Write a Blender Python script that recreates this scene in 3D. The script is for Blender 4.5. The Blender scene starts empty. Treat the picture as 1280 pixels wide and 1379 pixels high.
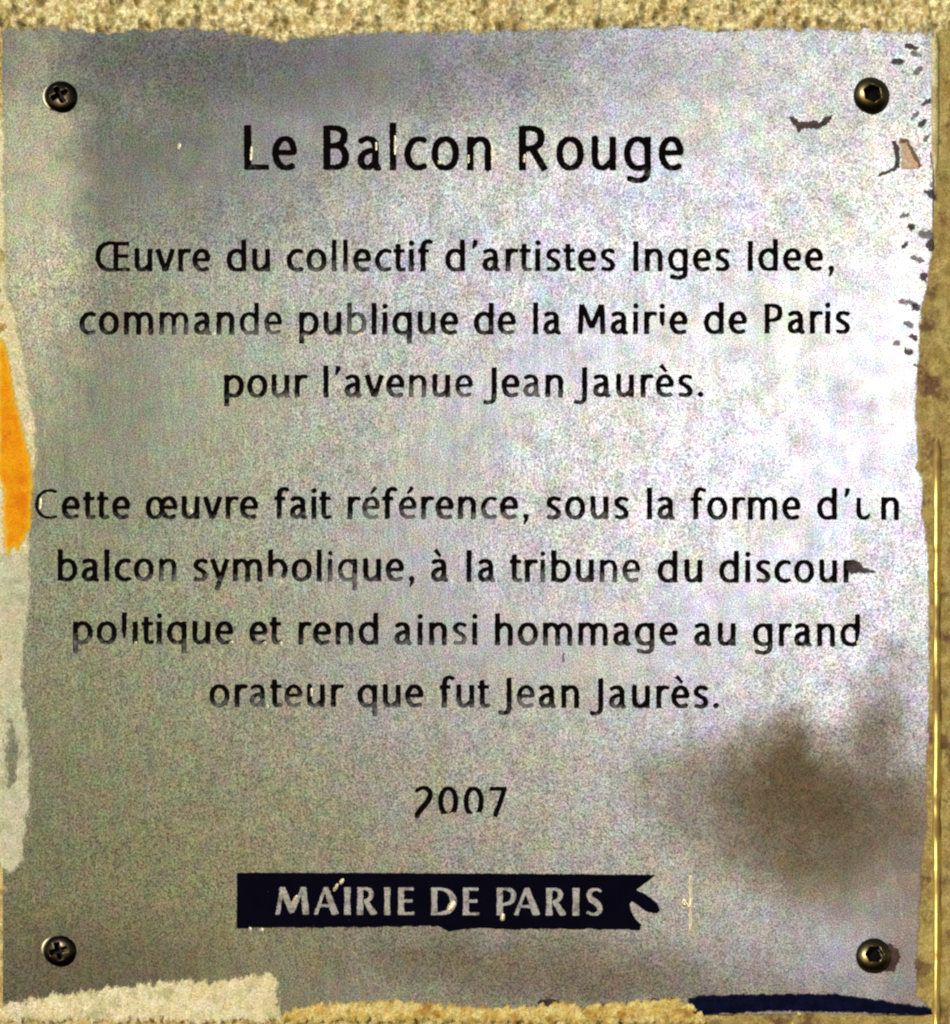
import bpy, math, random
import numpy as np
from mathutils import Vector, Matrix
from mathutils.geometry import delaunay_2d_cdt

random.seed(7)
S = 0.00025                      # one unit of the drawing = 0.25 mm
PW, PH = 1280.0, 1379.0
scene = bpy.context.scene
C = scene.collection

def X(px): return (px - PW/2) * S
def Z(py): return (PH/2 - py) * S
def P(px, py, h=0.0): return Vector((X(px), -h*S, Z(py)))   # h: towards the viewer

# ------------------------------------------------------------------ camera
CX, CZ, CD = 0.36, -0.19, 0.82
cam = bpy.data.cameras.new('camera'); co = bpy.data.objects.new('camera', cam); C.objects.link(co)
co.location = (CX, -CD, CZ); co.rotation_euler = (math.pi/2, 0, 0)
FH = PH * S
cam.sensor_fit = 'VERTICAL'; cam.sensor_height = 24.0
cam.lens = 24.0 * CD / FH
cam.shift_x = -CX / FH; cam.shift_y = -CZ / FH
cam.clip_start = 0.05; cam.clip_end = 50
scene.camera = co

# ------------------------------------------------------------------ light
HOT = (1150, 545)                                   # where the plate mirrors the sun to the camera
hp = P(*HOT); V = (Vector(co.location) - hp).normalized(); N = Vector((0, -1, 0))
L = 2*N.dot(V)*N - V                                # direction from the plate to the sun
el = math.asin(L.z); az = math.atan2(L.x, L.y)      # azimuth clockwise from +Y
w = bpy.data.worlds.new('World'); scene.world = w; w.use_nodes = True
nt = w.node_tree; nt.nodes.clear()
sky = nt.nodes.new('ShaderNodeTexSky'); sky.sky_type = 'NISHITA'; sky.sun_disc = False
sky.sun_elevation = el; sky.sun_rotation = az; sky.dust_density = 1.5
bg = nt.nodes.new('ShaderNodeBackground'); bg.inputs['Strength'].default_value = 0.06
wo = nt.nodes.new('ShaderNodeOutputWorld')
nt.links.new(sky.outputs[0], bg.inputs[0]); nt.links.new(bg.outputs[0], wo.inputs[0])
sl = bpy.data.lights.new('sun', 'SUN'); sl.energy = 2.2; sl.angle = math.radians(0.5); sl.color = (1.0, 0.955, 0.90)
so = bpy.data.objects.new('sun', sl); C.objects.link(so)
so.rotation_euler = (-L).to_track_quat('-Z', 'Y').to_euler()
so.location = L * 1.5
scene.view_settings.view_transform = 'Standard'; scene.view_settings.look = 'None'
scene.view_settings.exposure = 0.0; scene.view_settings.gamma = 1.0
scene.render.engine = 'CYCLES'
scene.cycles.pixel_filter_type = 'BLACKMAN_HARRIS'; scene.cycles.filter_width = 2.3

# ------------------------------------------------------------------ noise
_T = {}
def vn(x, y, seed=0):
    if seed not in _T: _T[seed] = np.random.RandomState(seed+11).rand(256, 256)*2-1
    t = _T[seed]
    x = np.asarray(x, float); y = np.asarray(y, float)
    xi = np.floor(x).astype(int); yi = np.floor(y).astype(int)
    fx = x-xi; fy = y-yi; fx = fx*fx*(3-2*fx); fy = fy*fy*(3-2*fy)
    a = t[xi & 255, yi & 255]; b = t[(xi+1) & 255, yi & 255]
    c = t[xi & 255, (yi+1) & 255]; d = t[(xi+1) & 255, (yi+1) & 255]
    return (a*(1-fx)+b*fx)*(1-fy)+(c*(1-fx)+d*fx)*fy
def fbm(x, y, seed=0, o=4, g=0.5):
    s = 0; a = 1; n = 0
    for k in range(o):
        s = s + a*vn(x*2**k+k*17.3, y*2**k+k*5.7, seed+k); n += a; a *= g
    return s/n
def sst(a, b, x):
    t = np.clip((x-a)/(b-a), 0, 1); return t*t*(3-2*t)
def buckle(px, py):              # gentle waviness of the sheet, in drawing units
    return 0.9*np.sin(np.asarray(px)/210.0+0.6)*np.cos(np.asarray(py)/260.0+0.4) + 0.5*np.sin(np.asarray(py)/120.0+np.asarray(px)/330.0)

# ------------------------------------------------------------------ object helpers
def link(o, parent=None):
    C.objects.link(o)
    if parent is not None: o.parent = parent
    return o
def mesh_obj(name, verts, faces, mat, parent=None, smooth=False):
    me = bpy.data.meshes.new(name)
    me.from_pydata([tuple(v) for v in verts], [], faces)
    me.validate(); me.update()
    if smooth: me.polygons.foreach_set('use_smooth', [True]*len(me.polygons))
    if mat: me.materials.append(mat)
    return link(bpy.data.objects.new(name, me), parent)
def empty(name, loc): 
    o = bpy.data.objects.new(name, None); o.location = loc; o.empty_display_size = 0.01; return link(o)
def tag(o, label=None, cat=None, group=None, kind=None):
    for k, v in (('label', label), ('category', cat), ('group', group), ('kind', kind)):
        if v: o[k] = v
    return o

# ------------------------------------------------------------------ node helpers
class NB:
    def __init__(s, name):
        s.m = bpy.data.materials.new(name); s.m.use_nodes = True
        s.t = s.m.node_tree; s.t.nodes.clear()
        s.out = s.n('ShaderNodeOutputMaterial'); s.b = s.n('ShaderNodeBsdfPrincipled')
        s.l(s.b.outputs[0], s.out.inputs[0])
    def n(s, ty, **kw):
        x = s.t.nodes.new(ty)
        for k, v in kw.items(): setattr(x, k, v)
        return x
    def l(s, a, b): s.t.links.new(a, b)
    def put(s, sock, v):
        if isinstance(v, bpy.types.NodeSocket): s.l(v, sock)
        elif isinstance(v, (tuple, list)) and len(v) == 3 and sock.type == 'RGBA': sock.default_value = (*v, 1)
        else: sock.default_value = v
    def math(s, op, a, b=0.0, c=None, clamp=False):
        x = s.n('ShaderNodeMath', operation=op, use_clamp=clamp); s.put(x.inputs[0], a); s.put(x.inputs[1], b)
        if c is not None: s.put(x.inputs[2], c)
        return x.outputs[0]
    def world(s):               # position in drawing units: x right, y up, centred
        g = s.n('ShaderNodeNewGeometry'); v = s.n('ShaderNodeVectorMath', operation='SCALE'); s.l(g.outputs['Position'], v.inputs[0]); v.inputs['Scale'].default_value = 1/S
        return v.outputs[0]
    def noise(s, vec, size, detail=3.0, rough=0.5, stretch=(1, 1, 1), off=(0, 0, 0), col=False, dist=0.0):
        mp = s.n('ShaderNodeMapping'); s.l(vec, mp.inputs['Vector'])
        mp.inputs['Scale'].default_value = tuple(1.0/(size*k) for k in stretch); mp.inputs['Location'].default_value = off
        x = s.n('ShaderNodeTexNoise'); s.l(mp.outputs[0], x.inputs['Vector']); x.inputs['Scale'].default_value = 1.0
        x.inputs['Detail'].default_value = detail; x.inputs['Roughness'].default_value = rough; x.inputs['Distortion'].default_value = dist
        return x.outputs['Color' if col else 'Fac']
    def ramp(s, f, a, b, lo=0.0, hi=1.0, smooth=True):
        x = s.n('ShaderNodeMapRange', interpolation_type='SMOOTHSTEP' if smooth else 'LINEAR'); s.put(x.inputs[0], f)
        x.inputs[1].default_value = a; x.inputs[2].default_value = b; x.inputs[3].default_value = lo; x.inputs[4].default_value = hi
        return x.outputs[0]
    def mix(s, f, a, b, mode='MIX'):
        x = s.n('ShaderNodeMix', data_type='RGBA', blend_type=mode); s.put(x.inputs[0], f); s.put(x.inputs[6], a); s.put(x.inputs[7], b)
        return x.outputs[2]
    def mixf(s, f, a, b):
        x = s.n('ShaderNodeMix', data_type='FLOAT'); s.put(x.inputs[0], f); s.put(x.inputs[2], a); s.put(x.inputs[3], b)
        return x.outputs[0]
    def blob(s, vec, px, py, rx, ry, soft=0.5, wob=0.35, wsize=60, rot=0.0):
        """soft mask of an elliptic stain centred on (px, py)"""
        mp = s.n('ShaderNodeMapping', vector_type='TEXTURE'); s.l(vec, mp.inputs['Vector'])
        mp.inputs['Location'].default_value = (px-PW/2, 0, PH/2-py); mp.inputs['Rotation'].default_value = (0, rot, 0); mp.inputs['Scale'].default_value = (rx, 1e5, ry)
        ln = s.n('ShaderNodeVectorMath', operation='LENGTH'); s.l(mp.outputs[0], ln.inputs[0])
        nz = s.noise(vec, wsize, 4, 0.6, off=(px*0.013, 3.1, py*0.017))
        d = s.math('ADD', ln.outputs['Value'], s.math('MULTIPLY', s.math('SUBTRACT', nz, 0.5), wob*4))
        return s.ramp(d, 1-soft, 1+soft, 1.0, 0.0)
    def bump(s, h, strength, dist_units):
        x = s.n('ShaderNodeBump'); x.inputs['Strength'].default_value = strength; x.inputs['Distance'].default_value = dist_units*S
        s.put(x.inputs['Height'], h); s.l(x.outputs[0], s.b.inputs['Normal']); return x
    def setp(s, **kw):
        for k, v in kw.items(): s.put(s.b.inputs[k.replace('_', ' ')], v)
        return s.m
    def hsv_grain(s, vec, base, amt, size=2.2):
        """fine coloured speckle of weathered metal or paint"""
        def fac(c, k):      # 1 + k*(c - 0.5), as a vector
            x = s.n('ShaderNodeVectorMath', operation='MULTIPLY_ADD'); s.l(c, x.inputs[0]); x.inputs[1].default_value = (k, k, k); x.inputs[2].default_value = (1-k/2,)*3
            return x.outputs[0]
        def mul(a, b_):
            x = s.n('ShaderNodeVectorMath', operation='MULTIPLY'); s.l(a, x.inputs[0]); s.l(b_, x.inputs[1]); return x.outputs[0]
        lum = s.noise(vec, size*0.8, 1, 0.5, off=(1.7, 2.3, 0.4)); cb = s.n('ShaderNodeCombineXYZ')
        for k in range(3): s.l(lum, cb.inputs[k])
        v = mul(fac(cb.outputs[0], 3.4*amt), fac(s.noise(vec, size*1.7, 2, 0.6, col=True, off=(4.7, 8.3, 0.4)), 0.18*amt))
        v = mul(v, fac(s.noise(vec, size*10, 3, 0.6, col=True, off=(5.7, 1.3, 7.4)), 0.75*amt))
        return s.mix(1.0, base, v, 'MULTIPLY')

def metal_colour(b, wv):
    """shared colour of the weathered steel sheet"""
    col = (0.44, 0.445, 0.45)
    big = b.noise(wv, 330, 4, 0.6)
    col = b.mix(b.ramp(big, 0.35, 0.65), (0.41, 0.435, 0.43), (0.41, 0.43, 0.53))
    g = b.noise(wv, 95, 4, 0.65, off=(9, 0, 4)); col = b.mix(b.ramp(g, 0.52, 0.72, 0, 0.35), col, (0.36, 0.42, 0.30))
    p = b.noise(wv, 80, 4, 0.65, off=(2, 0, 14)); col = b.mix(b.ramp(p, 0.52, 0.72, 0, 0.25), col, (0.43, 0.39, 0.47))
    q = b.noise(wv, 110, 4, 0.65, off=(22, 0, 1)); col = b.mix(b.ramp(q, 0.53, 0.75, 0, 0.25), col, (0.47, 0.40, 0.27))
    st = b.noise(wv, 22, 4, 0.6, stretch=(0.5, 1, 5), off=(3, 0, 8))
    col = b.mix(b.ramp(st, 0.3, 0.7, 0.0, 0.22), col, (0.22, 0.22, 0.20))
    return col

def make_steel():
    b = NB('weathered_steel'); wv = b.world(); col = metal_colour(b, wv)
    # stains with their own outline, plus painted falloff and screw shade
    warm = b.blob(wv, 120, 1250, 560, 420, 0.9, 0.25, 150)          # olive film over the lower left
    col = b.mix(b.math('MULTIPLY', warm, 0.85), col, (0.325, 0.325, 0.165))
    lf2 = b.blob(wv, 80, 620, 330, 560, 0.9, 0.25, 120)             # greener film down the left side
    col = b.mix(b.math('MULTIPLY', lf2, 0.75), col, (0.38, 0.43, 0.27))
    falloff = b.blob(wv, 280, 85, 420, 85, 0.98, 0.25, 120)              # light falloff at the top left, painted as a dark tint
    falloffb = b.blob(wv, 230, 190, 210, 120, 0.98, 0.35, 90)
    falloff = b.math('MAXIMUM', falloff, b.math('MULTIPLY', falloffb, 0.75))
    screw_shade = b.blob(wv, 128, 180, 55, 150, 0.95, 0.35, 60)              # shade beside the top left screw, put into the colour
    dkm = b.math('MAXIMUM', b.math('MULTIPLY', falloff, 0.6), b.math('MULTIPLY', screw_shade, 0.55))
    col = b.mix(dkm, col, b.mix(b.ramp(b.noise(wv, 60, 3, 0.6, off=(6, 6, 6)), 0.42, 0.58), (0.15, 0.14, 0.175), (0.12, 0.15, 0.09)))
    lowl = b.blob(wv, 120, 1310, 160, 60, 0.8, 0.35, 60)
    col = b.mix(b.math('MULTIPLY', lowl, 0.5), col, (0.17, 0.155, 0.12))
    cold = b.blob(wv, 150, 480, 60, 200, 0.8, 0.35, 60)
    col = b.mix(b.math('MULTIPLY', cold, 0.4), col, (0.22, 0.23, 0.19))
    bl = b.blob(wv, 45, 280, 60, 230, 0.7, 0.3, 45)
    col = b.mix(b.math('MULTIPLY', bl, 0.9), col, (0.72, 0.74, 0.52))
    br = b.blob(wv, 1095, 1088, 150, 78, 0.95, 0.22, 70, 0.15)
    br1 = b.blob(wv, 1060, 1050, 60, 70, 0.7, 0.4, 40)
    br2 = b.blob(wv, 1170, 1020, 40, 110, 0.7, 0.4, 50, 0.3)
    br3 = b.blob(wv, 960, 1090, 90, 60, 0.9, 0.4, 60, 0.5)
    bm = b.math('MAXIMUM', b.math('MAXIMUM', br, br1), b.math('MAXIMUM', b.math('MULTIPLY', br2, 0.6), b.math('MULTIPLY', br3, 0.45)))
    edg = b.blob(wv, 1235, 1210, 45, 190, 0.9, 0.35, 50)            # rusty film down the right edge
    col = b.mix(b.math('MULTIPLY', edg, 0.6), col, (0.20, 0.145, 0.075))
    mott = b.noise(wv, 34, 5, 0.7, stretch=(1, 1, 1.8), off=(12, 3, 6))
    col = b.mix(b.ramp(mott, 0.5, 0.72, 0.0, 0.4), col, (0.20, 0.215, 0.17))
    scr = b.noise(wv, 16, 5, 0.75, stretch=(0.35, 1, 7), off=(2, 9, 6))
    col = b.mix(b.ramp(scr, 0.56, 0.74, 0.0, 0.4), col, (0.66, 0.66, 0.62))
    low = b.blob(wv, 760, 1310, 260, 45, 0.9, 0.4, 60, 0.12)
    low2 = b.blob(wv, 1090, 1180, 90, 40, 0.9, 0.4, 60, 0.3)
    col = b.mix(b.math('MULTIPLY', b.math('MAXIMUM', low, low2), 0.75), col, (0.15, 0.125, 0.075))
    chalk = b.blob(wv, 1215, 330, 55, 280, 0.6, 0.4, 30)
    col = b.mix(b.math('MULTIPLY', chalk, 0.3), col, (0.70, 0.70, 0.69))
    ring = b.blob(wv, 1165, 140, 62, 55, 0.25, 0.12, 12)
    col = b.mix(b.math('MULTIPLY', ring, 0.18), col, (0.25, 0.25, 0.28))
    col = b.mix(1.0, col, (0.243, 0.243, 0.250), 'MULTIPLY')
    col = b.mix(b.math('MULTIPLY', bm, 0.9), col, (0.055, 0.038, 0.013))
    col = b.hsv_grain(wv, col, 0.95)
    # roughness: polished where cleaned, dull where stained and in the painted falloff
    rg = b.ramp(b.noise(wv, 40, 4, 0.6, off=(4, 1, 2)), 0.3, 0.7, 0.33, 0.375)
    rg = b.mixf(bm, rg, 0.5); rg = b.mixf(falloff, rg, 0.5)
    h = b.math('ADD', b.math('MULTIPLY', b.noise(wv, 2.4, 2, 0.6), 0.5), b.math('MULTIPLY', b.noise(wv, 12, 3, 0.6, stretch=(1, 1, 3)), 0.9))
    b.bump(h, 0.4, 0.45)
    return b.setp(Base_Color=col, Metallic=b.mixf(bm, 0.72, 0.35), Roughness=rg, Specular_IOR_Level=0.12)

def make_enamel():
    """black filling of an engraved letter; 'wear' on the object bares the metal from the foot up"""
    b = NB('black_enamel'); wv = b.world()
    at = b.n('ShaderNodeAttribute', attribute_type='OBJECT', attribute_name='wear')
    sz = b.n('ShaderNodeAttribute', attribute_type='OBJECT', attribute_name='size')
    tc = b.n('ShaderNodeTexCoord'); sp = b.n('ShaderNodeSeparateXYZ'); b.l(tc.outputs['Object'], sp.inputs[0])
    zz = b.math('DIVIDE', b.math('MULTIPLY', sp.outputs['Z'], 1/S), b.math('MULTIPLY', sz.outputs['Fac'], 30.0))
    foot = b.ramp(zz, -0.1, 0.9, 0.30, -0.10)
    nz = b.noise(wv, 7, 3, 0.65)
    m = b.math('ADD', b.math('ADD', nz, foot), b.math('SUBTRACT', b.math('MULTIPLY', at.outputs['Fac'], 0.62), 0.86))
    mask = b.ramp(m, -0.08, 0.30, 0.0, 0.8)
    metal = b.hsv_grain(wv, metal_colour(b, wv), 0.5)
    dk = b.mix(b.noise(wv, 5, 2, 0.6), (0.001, 0.0015, 0.002), (0.006, 0.003, 0.003))
    col = b.mix(mask, dk, b.mix(0.7, metal, (0.05, 0.055, 0.04)))
    b.bump(b.noise(wv, 2.5, 2, 0.6), 0.5, 0.4)
    return b.setp(Base_Color=col, Metallic=b.math('MULTIPLY', mask, 0.1), Roughness=b.mixf(mask, 0.8, 0.55), Specular_IOR_Level=b.mixf(mask, 0.02, 0.3))

def make_navy():
    b = NB('navy_enamel'); wv = b.world()
    chips = b.ramp(b.noise(wv, 6, 3, 0.7, off=(3, 3, 3)), 0.74, 0.78)
    col = b.mix(b.noise(wv, 30, 3, 0.6), (0.0008, 0.0008, 0.004), (0.0015, 0.0015, 0.009))
    col = b.mix(chips, col, (0.16, 0.15, 0.14)); b.bump(b.noise(wv, 3, 2, 0.6), 0.5, 0.4)
    return b.setp(Base_Color=col, Roughness=0.7, Specular_IOR_Level=0.02)

def make_bare():
    b = NB('dull_bare_metal'); wv = b.world()
    d = b.ramp(b.noise(wv, 14, 4, 0.7, off=(1, 8, 3)), 0.45, 0.68)
    col = b.mix(d, (0.22, 0.22, 0.21), (0.07, 0.065, 0.055)); col = b.hsv_grain(wv, col, 0.6)
    b.bump(b.noise(wv, 2.4, 2, 0.6), 0.7, 0.5)
    return b.setp(Base_Color=col, Metallic=0.4, Roughness=0.5)

def make_paint(name, c1, c2, c3=None, size=14, rough=0.8, bump=0.8, grain=0.5, thin=None, spec=0.2, rim=None):
    b = NB(name); wv = b.world()
    col = b.mix(b.ramp(b.noise(wv, size, 4, 0.65), 0.35, 0.65), c1, c2)
    if c3: col = b.mix(b.ramp(b.noise(wv, size*2.4, 4, 0.65, off=(7, 1, 5)), 0.5, 0.66), col, c3)
    col = b.hsv_grain(wv, col, grain, 2.6)
    b.bump(b.math('ADD', b.noise(wv, 2.6, 2, 0.6), b.noise(wv, 9, 3, 0.6, stretch=(1, 1, 2))), bump, 0.9)
    if thin:      # a layer that thins out towards its edge
        at = b.n('ShaderNodeAttribute', attribute_type='GEOMETRY', attribute_name='cover')
        nz = b.math('SUBTRACT', b.noise(wv, 5.5, 4, 0.75, stretch=(1, 1, 2), off=(8, 8, 1)), 0.5)
        al = b.ramp(b.math('ADD', at.outputs['Fac'], b.math('MULTIPLY', nz, thin[0])), 0.2, 0.8, 0.0, thin[1])
        b.put(b.b.inputs['Alpha'], al)
    if rim: col = b.mix(b.ramp(at.outputs['Fac'], 0.55, 0.98), rim, col)
    m = b.setp(Base_Color=col, Roughness=rough, Specular_IOR_Level=spec)
    return m

def make_screw_mat(name, c, r):
    b = NB(name); wv = b.world(); n = b.noise(wv, 5, 3, 0.6)
    b.bump(n, 0.35, 0.5)
    return b.setp(Base_Color=b.mix(n, c, tuple(k*0.5 for k in c)), Metallic=1.0, Roughness=r)
M_STEEL = make_steel(); M_ENAMEL = make_enamel(); M_NAVY = make_navy(); M_BARE = make_bare()
M_WALL = make_paint('bare_lime_render', (0.50, 0.38, 0.12), (0.74, 0.62, 0.28), (0.44, 0.31, 0.10), 11, 0.9, 1.2, 0.6, None, 0.3)
M_RENDER = make_paint('yellow_lime_render', (0.38, 0.29, 0.09), (1.0, 0.94, 0.55), (0.60, 0.47, 0.17), 10, 0.9, 1.2, 0.4, (1.1, 1.0), 0.3)  # wide tone range also paints in highlights and shadows of the lumps
M_WALLR = make_paint('ochre_stained_mortar', (0.30, 0.22, 0.065), (0.46, 0.37, 0.13), (0.15, 0.085, 0.04), 20, 0.85, 0.8, 0.5, (1.3, 1.0))
M_CREAM = make_paint('cream_paint', (0.74, 0.67, 0.36), (0.90, 0.84, 0.56), (0.60, 0.55, 0.30), 16, 0.85, 1.0, thin=(2.2, 0.95))
M_PALE = make_paint('thin_pale_paint', (0.62, 0.63, 0.42), (0.76, 0.76, 0.56), (0.50, 0.50, 0.32), 18, 0.8, 0.7, thin=(2.3, 0.85))
M_YELLOW = make_paint('ochre_paint', (0.62, 0.44, 0.10), (0.78, 0.68, 0.28), (0.40, 0.22, 0.04), 13, 0.8, 1.0, thin=(1.6, 1.0))
M_LEMON = make_paint('pale_yellow_paint', (0.74, 0.70, 0.40), (0.84, 0.80, 0.54), None, 14, 0.8, 0.7, thin=(1.4, 0.92))
M_ORANGE = make_paint('orange_paint', (0.86, 0.30, 0.006), (0.92, 0.40, 0.010), (0.80, 0.24, 0.006), 20, 0.7, 0.7, 0.35, thin=(1.5, 0.97), spec=0.03, rim=(0.94, 0.56, 0.02))
M_BLUE = make_paint('navy_paint', (0.0015, 0.0025, 0.014), (0.003, 0.005, 0.026), None, 12, 0.75, 0.5, 0.4, thin=(1.2, 0.98), spec=0.03)
M_DARK = make_paint('dark_grime', (0.035, 0.022, 0.022), (0.075, 0.05, 0.05), (0.10, 0.06, 0.04), 8, 0.85, 0.8, thin=(1.9, 0.8), spec=0.03)
M_RUST = make_paint('brown_grime', (0.13, 0.075, 0.035), (0.24, 0.15, 0.08), None, 6, 0.85, 0.8, thin=(1.6, 0.9))
M_GREY = make_paint('grey_grime', (0.11, 0.105, 0.11), (0.22, 0.21, 0.22), None, 6, 0.85, 0.8, thin=(1.6, 0.7))
M_FLESH = make_paint('bared_primer', (0.60, 0.42, 0.27), (0.70, 0.55, 0.40), None, 8, 0.85, 0.8, thin=(1.4, 0.9))
M_GLINT = make_screw_mat('scraped_glint_metal', (0.55, 0.51, 0.36), 0.45)
M_CHIP = make_paint('white_chip', (0.86, 0.84, 0.76), (0.90, 0.88, 0.80), None, 8, 0.5, 0.4, 0.2)

M_RIDGE = make_paint('pale_mortar', (0.66, 0.60, 0.30), (0.80, 0.76, 0.48), (0.50, 0.42, 0.2), 16, 0.85, 0.8)
M_SCREW = make_screw_mat('blackened_screw_steel', (0.05, 0.04, 0.028), 0.25)
M_SCREWB = make_screw_mat('bronzed_screw_steel', (0.24, 0.19, 0.085), 0.30)
M_SOCK = make_screw_mat('dark_socket', (0.012, 0.01, 0.01), 0.5)
M_RIM = make_screw_mat('worn_rim_metal', (0.95, 0.88, 0.60), 0.5)
def make_lit_ridge():
    b = NB('brassy_lit_ridge'); wv = b.world()  # brass tones stand in for sunlight on the mortar ridge
    n = b.noise(wv, 55, 3, 0.7, stretch=(1, 1, 2.2), off=(3, 2, 11.3)); d = b.ramp(n, 0.46, 0.62)
    col = b.mix(d, (0.92, 0.74, 0.22), (0.34, 0.22, 0.06)); b.bump(b.noise(wv, 5, 3, 0.6), 0.5, 0.8)
    return b.setp(Base_Color=col, Metallic=b.mixf(d, 0.9, 0.2), Roughness=b.mixf(d, 0.42, 0.7))
M_LIT_RIDGE = make_lit_ridge()

# ------------------------------------------------------------------ lettering drawn stroke by stroke
WV, WH = 6.3, 4.7
def smooth(pts, n=7, closed=False):
    p = [np.array(q, float) for q in pts]
    if closed: p = [p[-1]] + p + [p[0], p[1]]
    else: p = [2*p[0]-p[1]] + p + [2*p[-1]-p[-2]]
    out = []
    for i in range(1, len(p)-2):
        for k in range(n):
            t = k/n
            out.append(0.5*((2*p[i]) + (-p[i-1]+p[i+1])*t + (2*p[i-1]-5*p[i]+4*p[i+1]-p[i+2])*t*t + (-p[i-1]+3*p[i]-3*p[i+1]+p[i+2])*t**3))
    out.append(p[-2]); return out
def ell(cx, cy, rx, ry, n=36, e=2.15):
    r = []
    for k in range(n+1):
        a = 2*math.pi*k/n; c, s = math.cos(a), math.sin(a)
        r.append((cx+rx*math.copysign(abs(c)**(2/e), c), cy+ry*math.copysign(abs(s)**(2/e), s)))
    return r
def sh(st, dx=0, dy=0):
    r = []
    for s in st:
        s = dict(s); s['p'] = [(x+dx, y+dy) for x, y in s['p']]; r.append(s)
    return r
def Lp(*p, **k): return dict(p=list(p), c=False, **k)
def Cp(*p, **k): return dict(p=list(p), c=True, **k)
def Dot(x, y, r): return dict(p=[(x, y), (x+0.01, y)], c=False, w=2*r, rnd=True)
BOWL_R = Cp((3.1, 21.5), (7.5, 26.3), (13, 28), (19, 25.5), (22.3, 20), (22.9, 14.5), (21.2, 7.5), (16.2, 2.7), (10, 2.2), (3.1, 4.2))
def mirror(s, w): s = dict(s); s['p'] = [(w-x, y) for x, y in s['p']]; return s
BOWL_L = mirror(BOWL_R, 26.0)
ARCH = Cp((3.1, 21.5), (7.6, 26.2), (13, 28), (18, 26), (20.3, 20.5), (20.3, 12), (20.3, 0))
E_ = [Lp((3.4, 15.6), (21.6, 15.6)), Cp((20.8, 15.4), (20.4, 20.8), (17.6, 26), (12.5, 28.1), (7, 25.8), (3.7, 20), (3.1, 14.5), (4.6, 8), (9, 3.2), (14.5, 2.1), (21, 4.0))]
A_ = [Cp((2.2, 25.6), (8.2, 28), (13.6, 27.3), (16.6, 24), (17.2, 19), (17.2, 12), (17.3, 7), (18.4, 2.6), (21.2, 1.8)),
      Cp((17.2, 17.4), (10.5, 16.8), (5, 13.7), (3.1, 8.6), (5, 3.9), (9, 2.3), (13.5, 3.8), (17.2, 8))]
I_ = [Lp((3.2, 30), (3.2, 0))]
U_ = [Cp((3.1, 30), (3.1, 20), (3.1, 10), (4.9, 4.6), (9.2, 2.3), (14, 3.6), (20.2, 8.8)), Lp((20.4, 30), (20.4, 0))]
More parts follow.
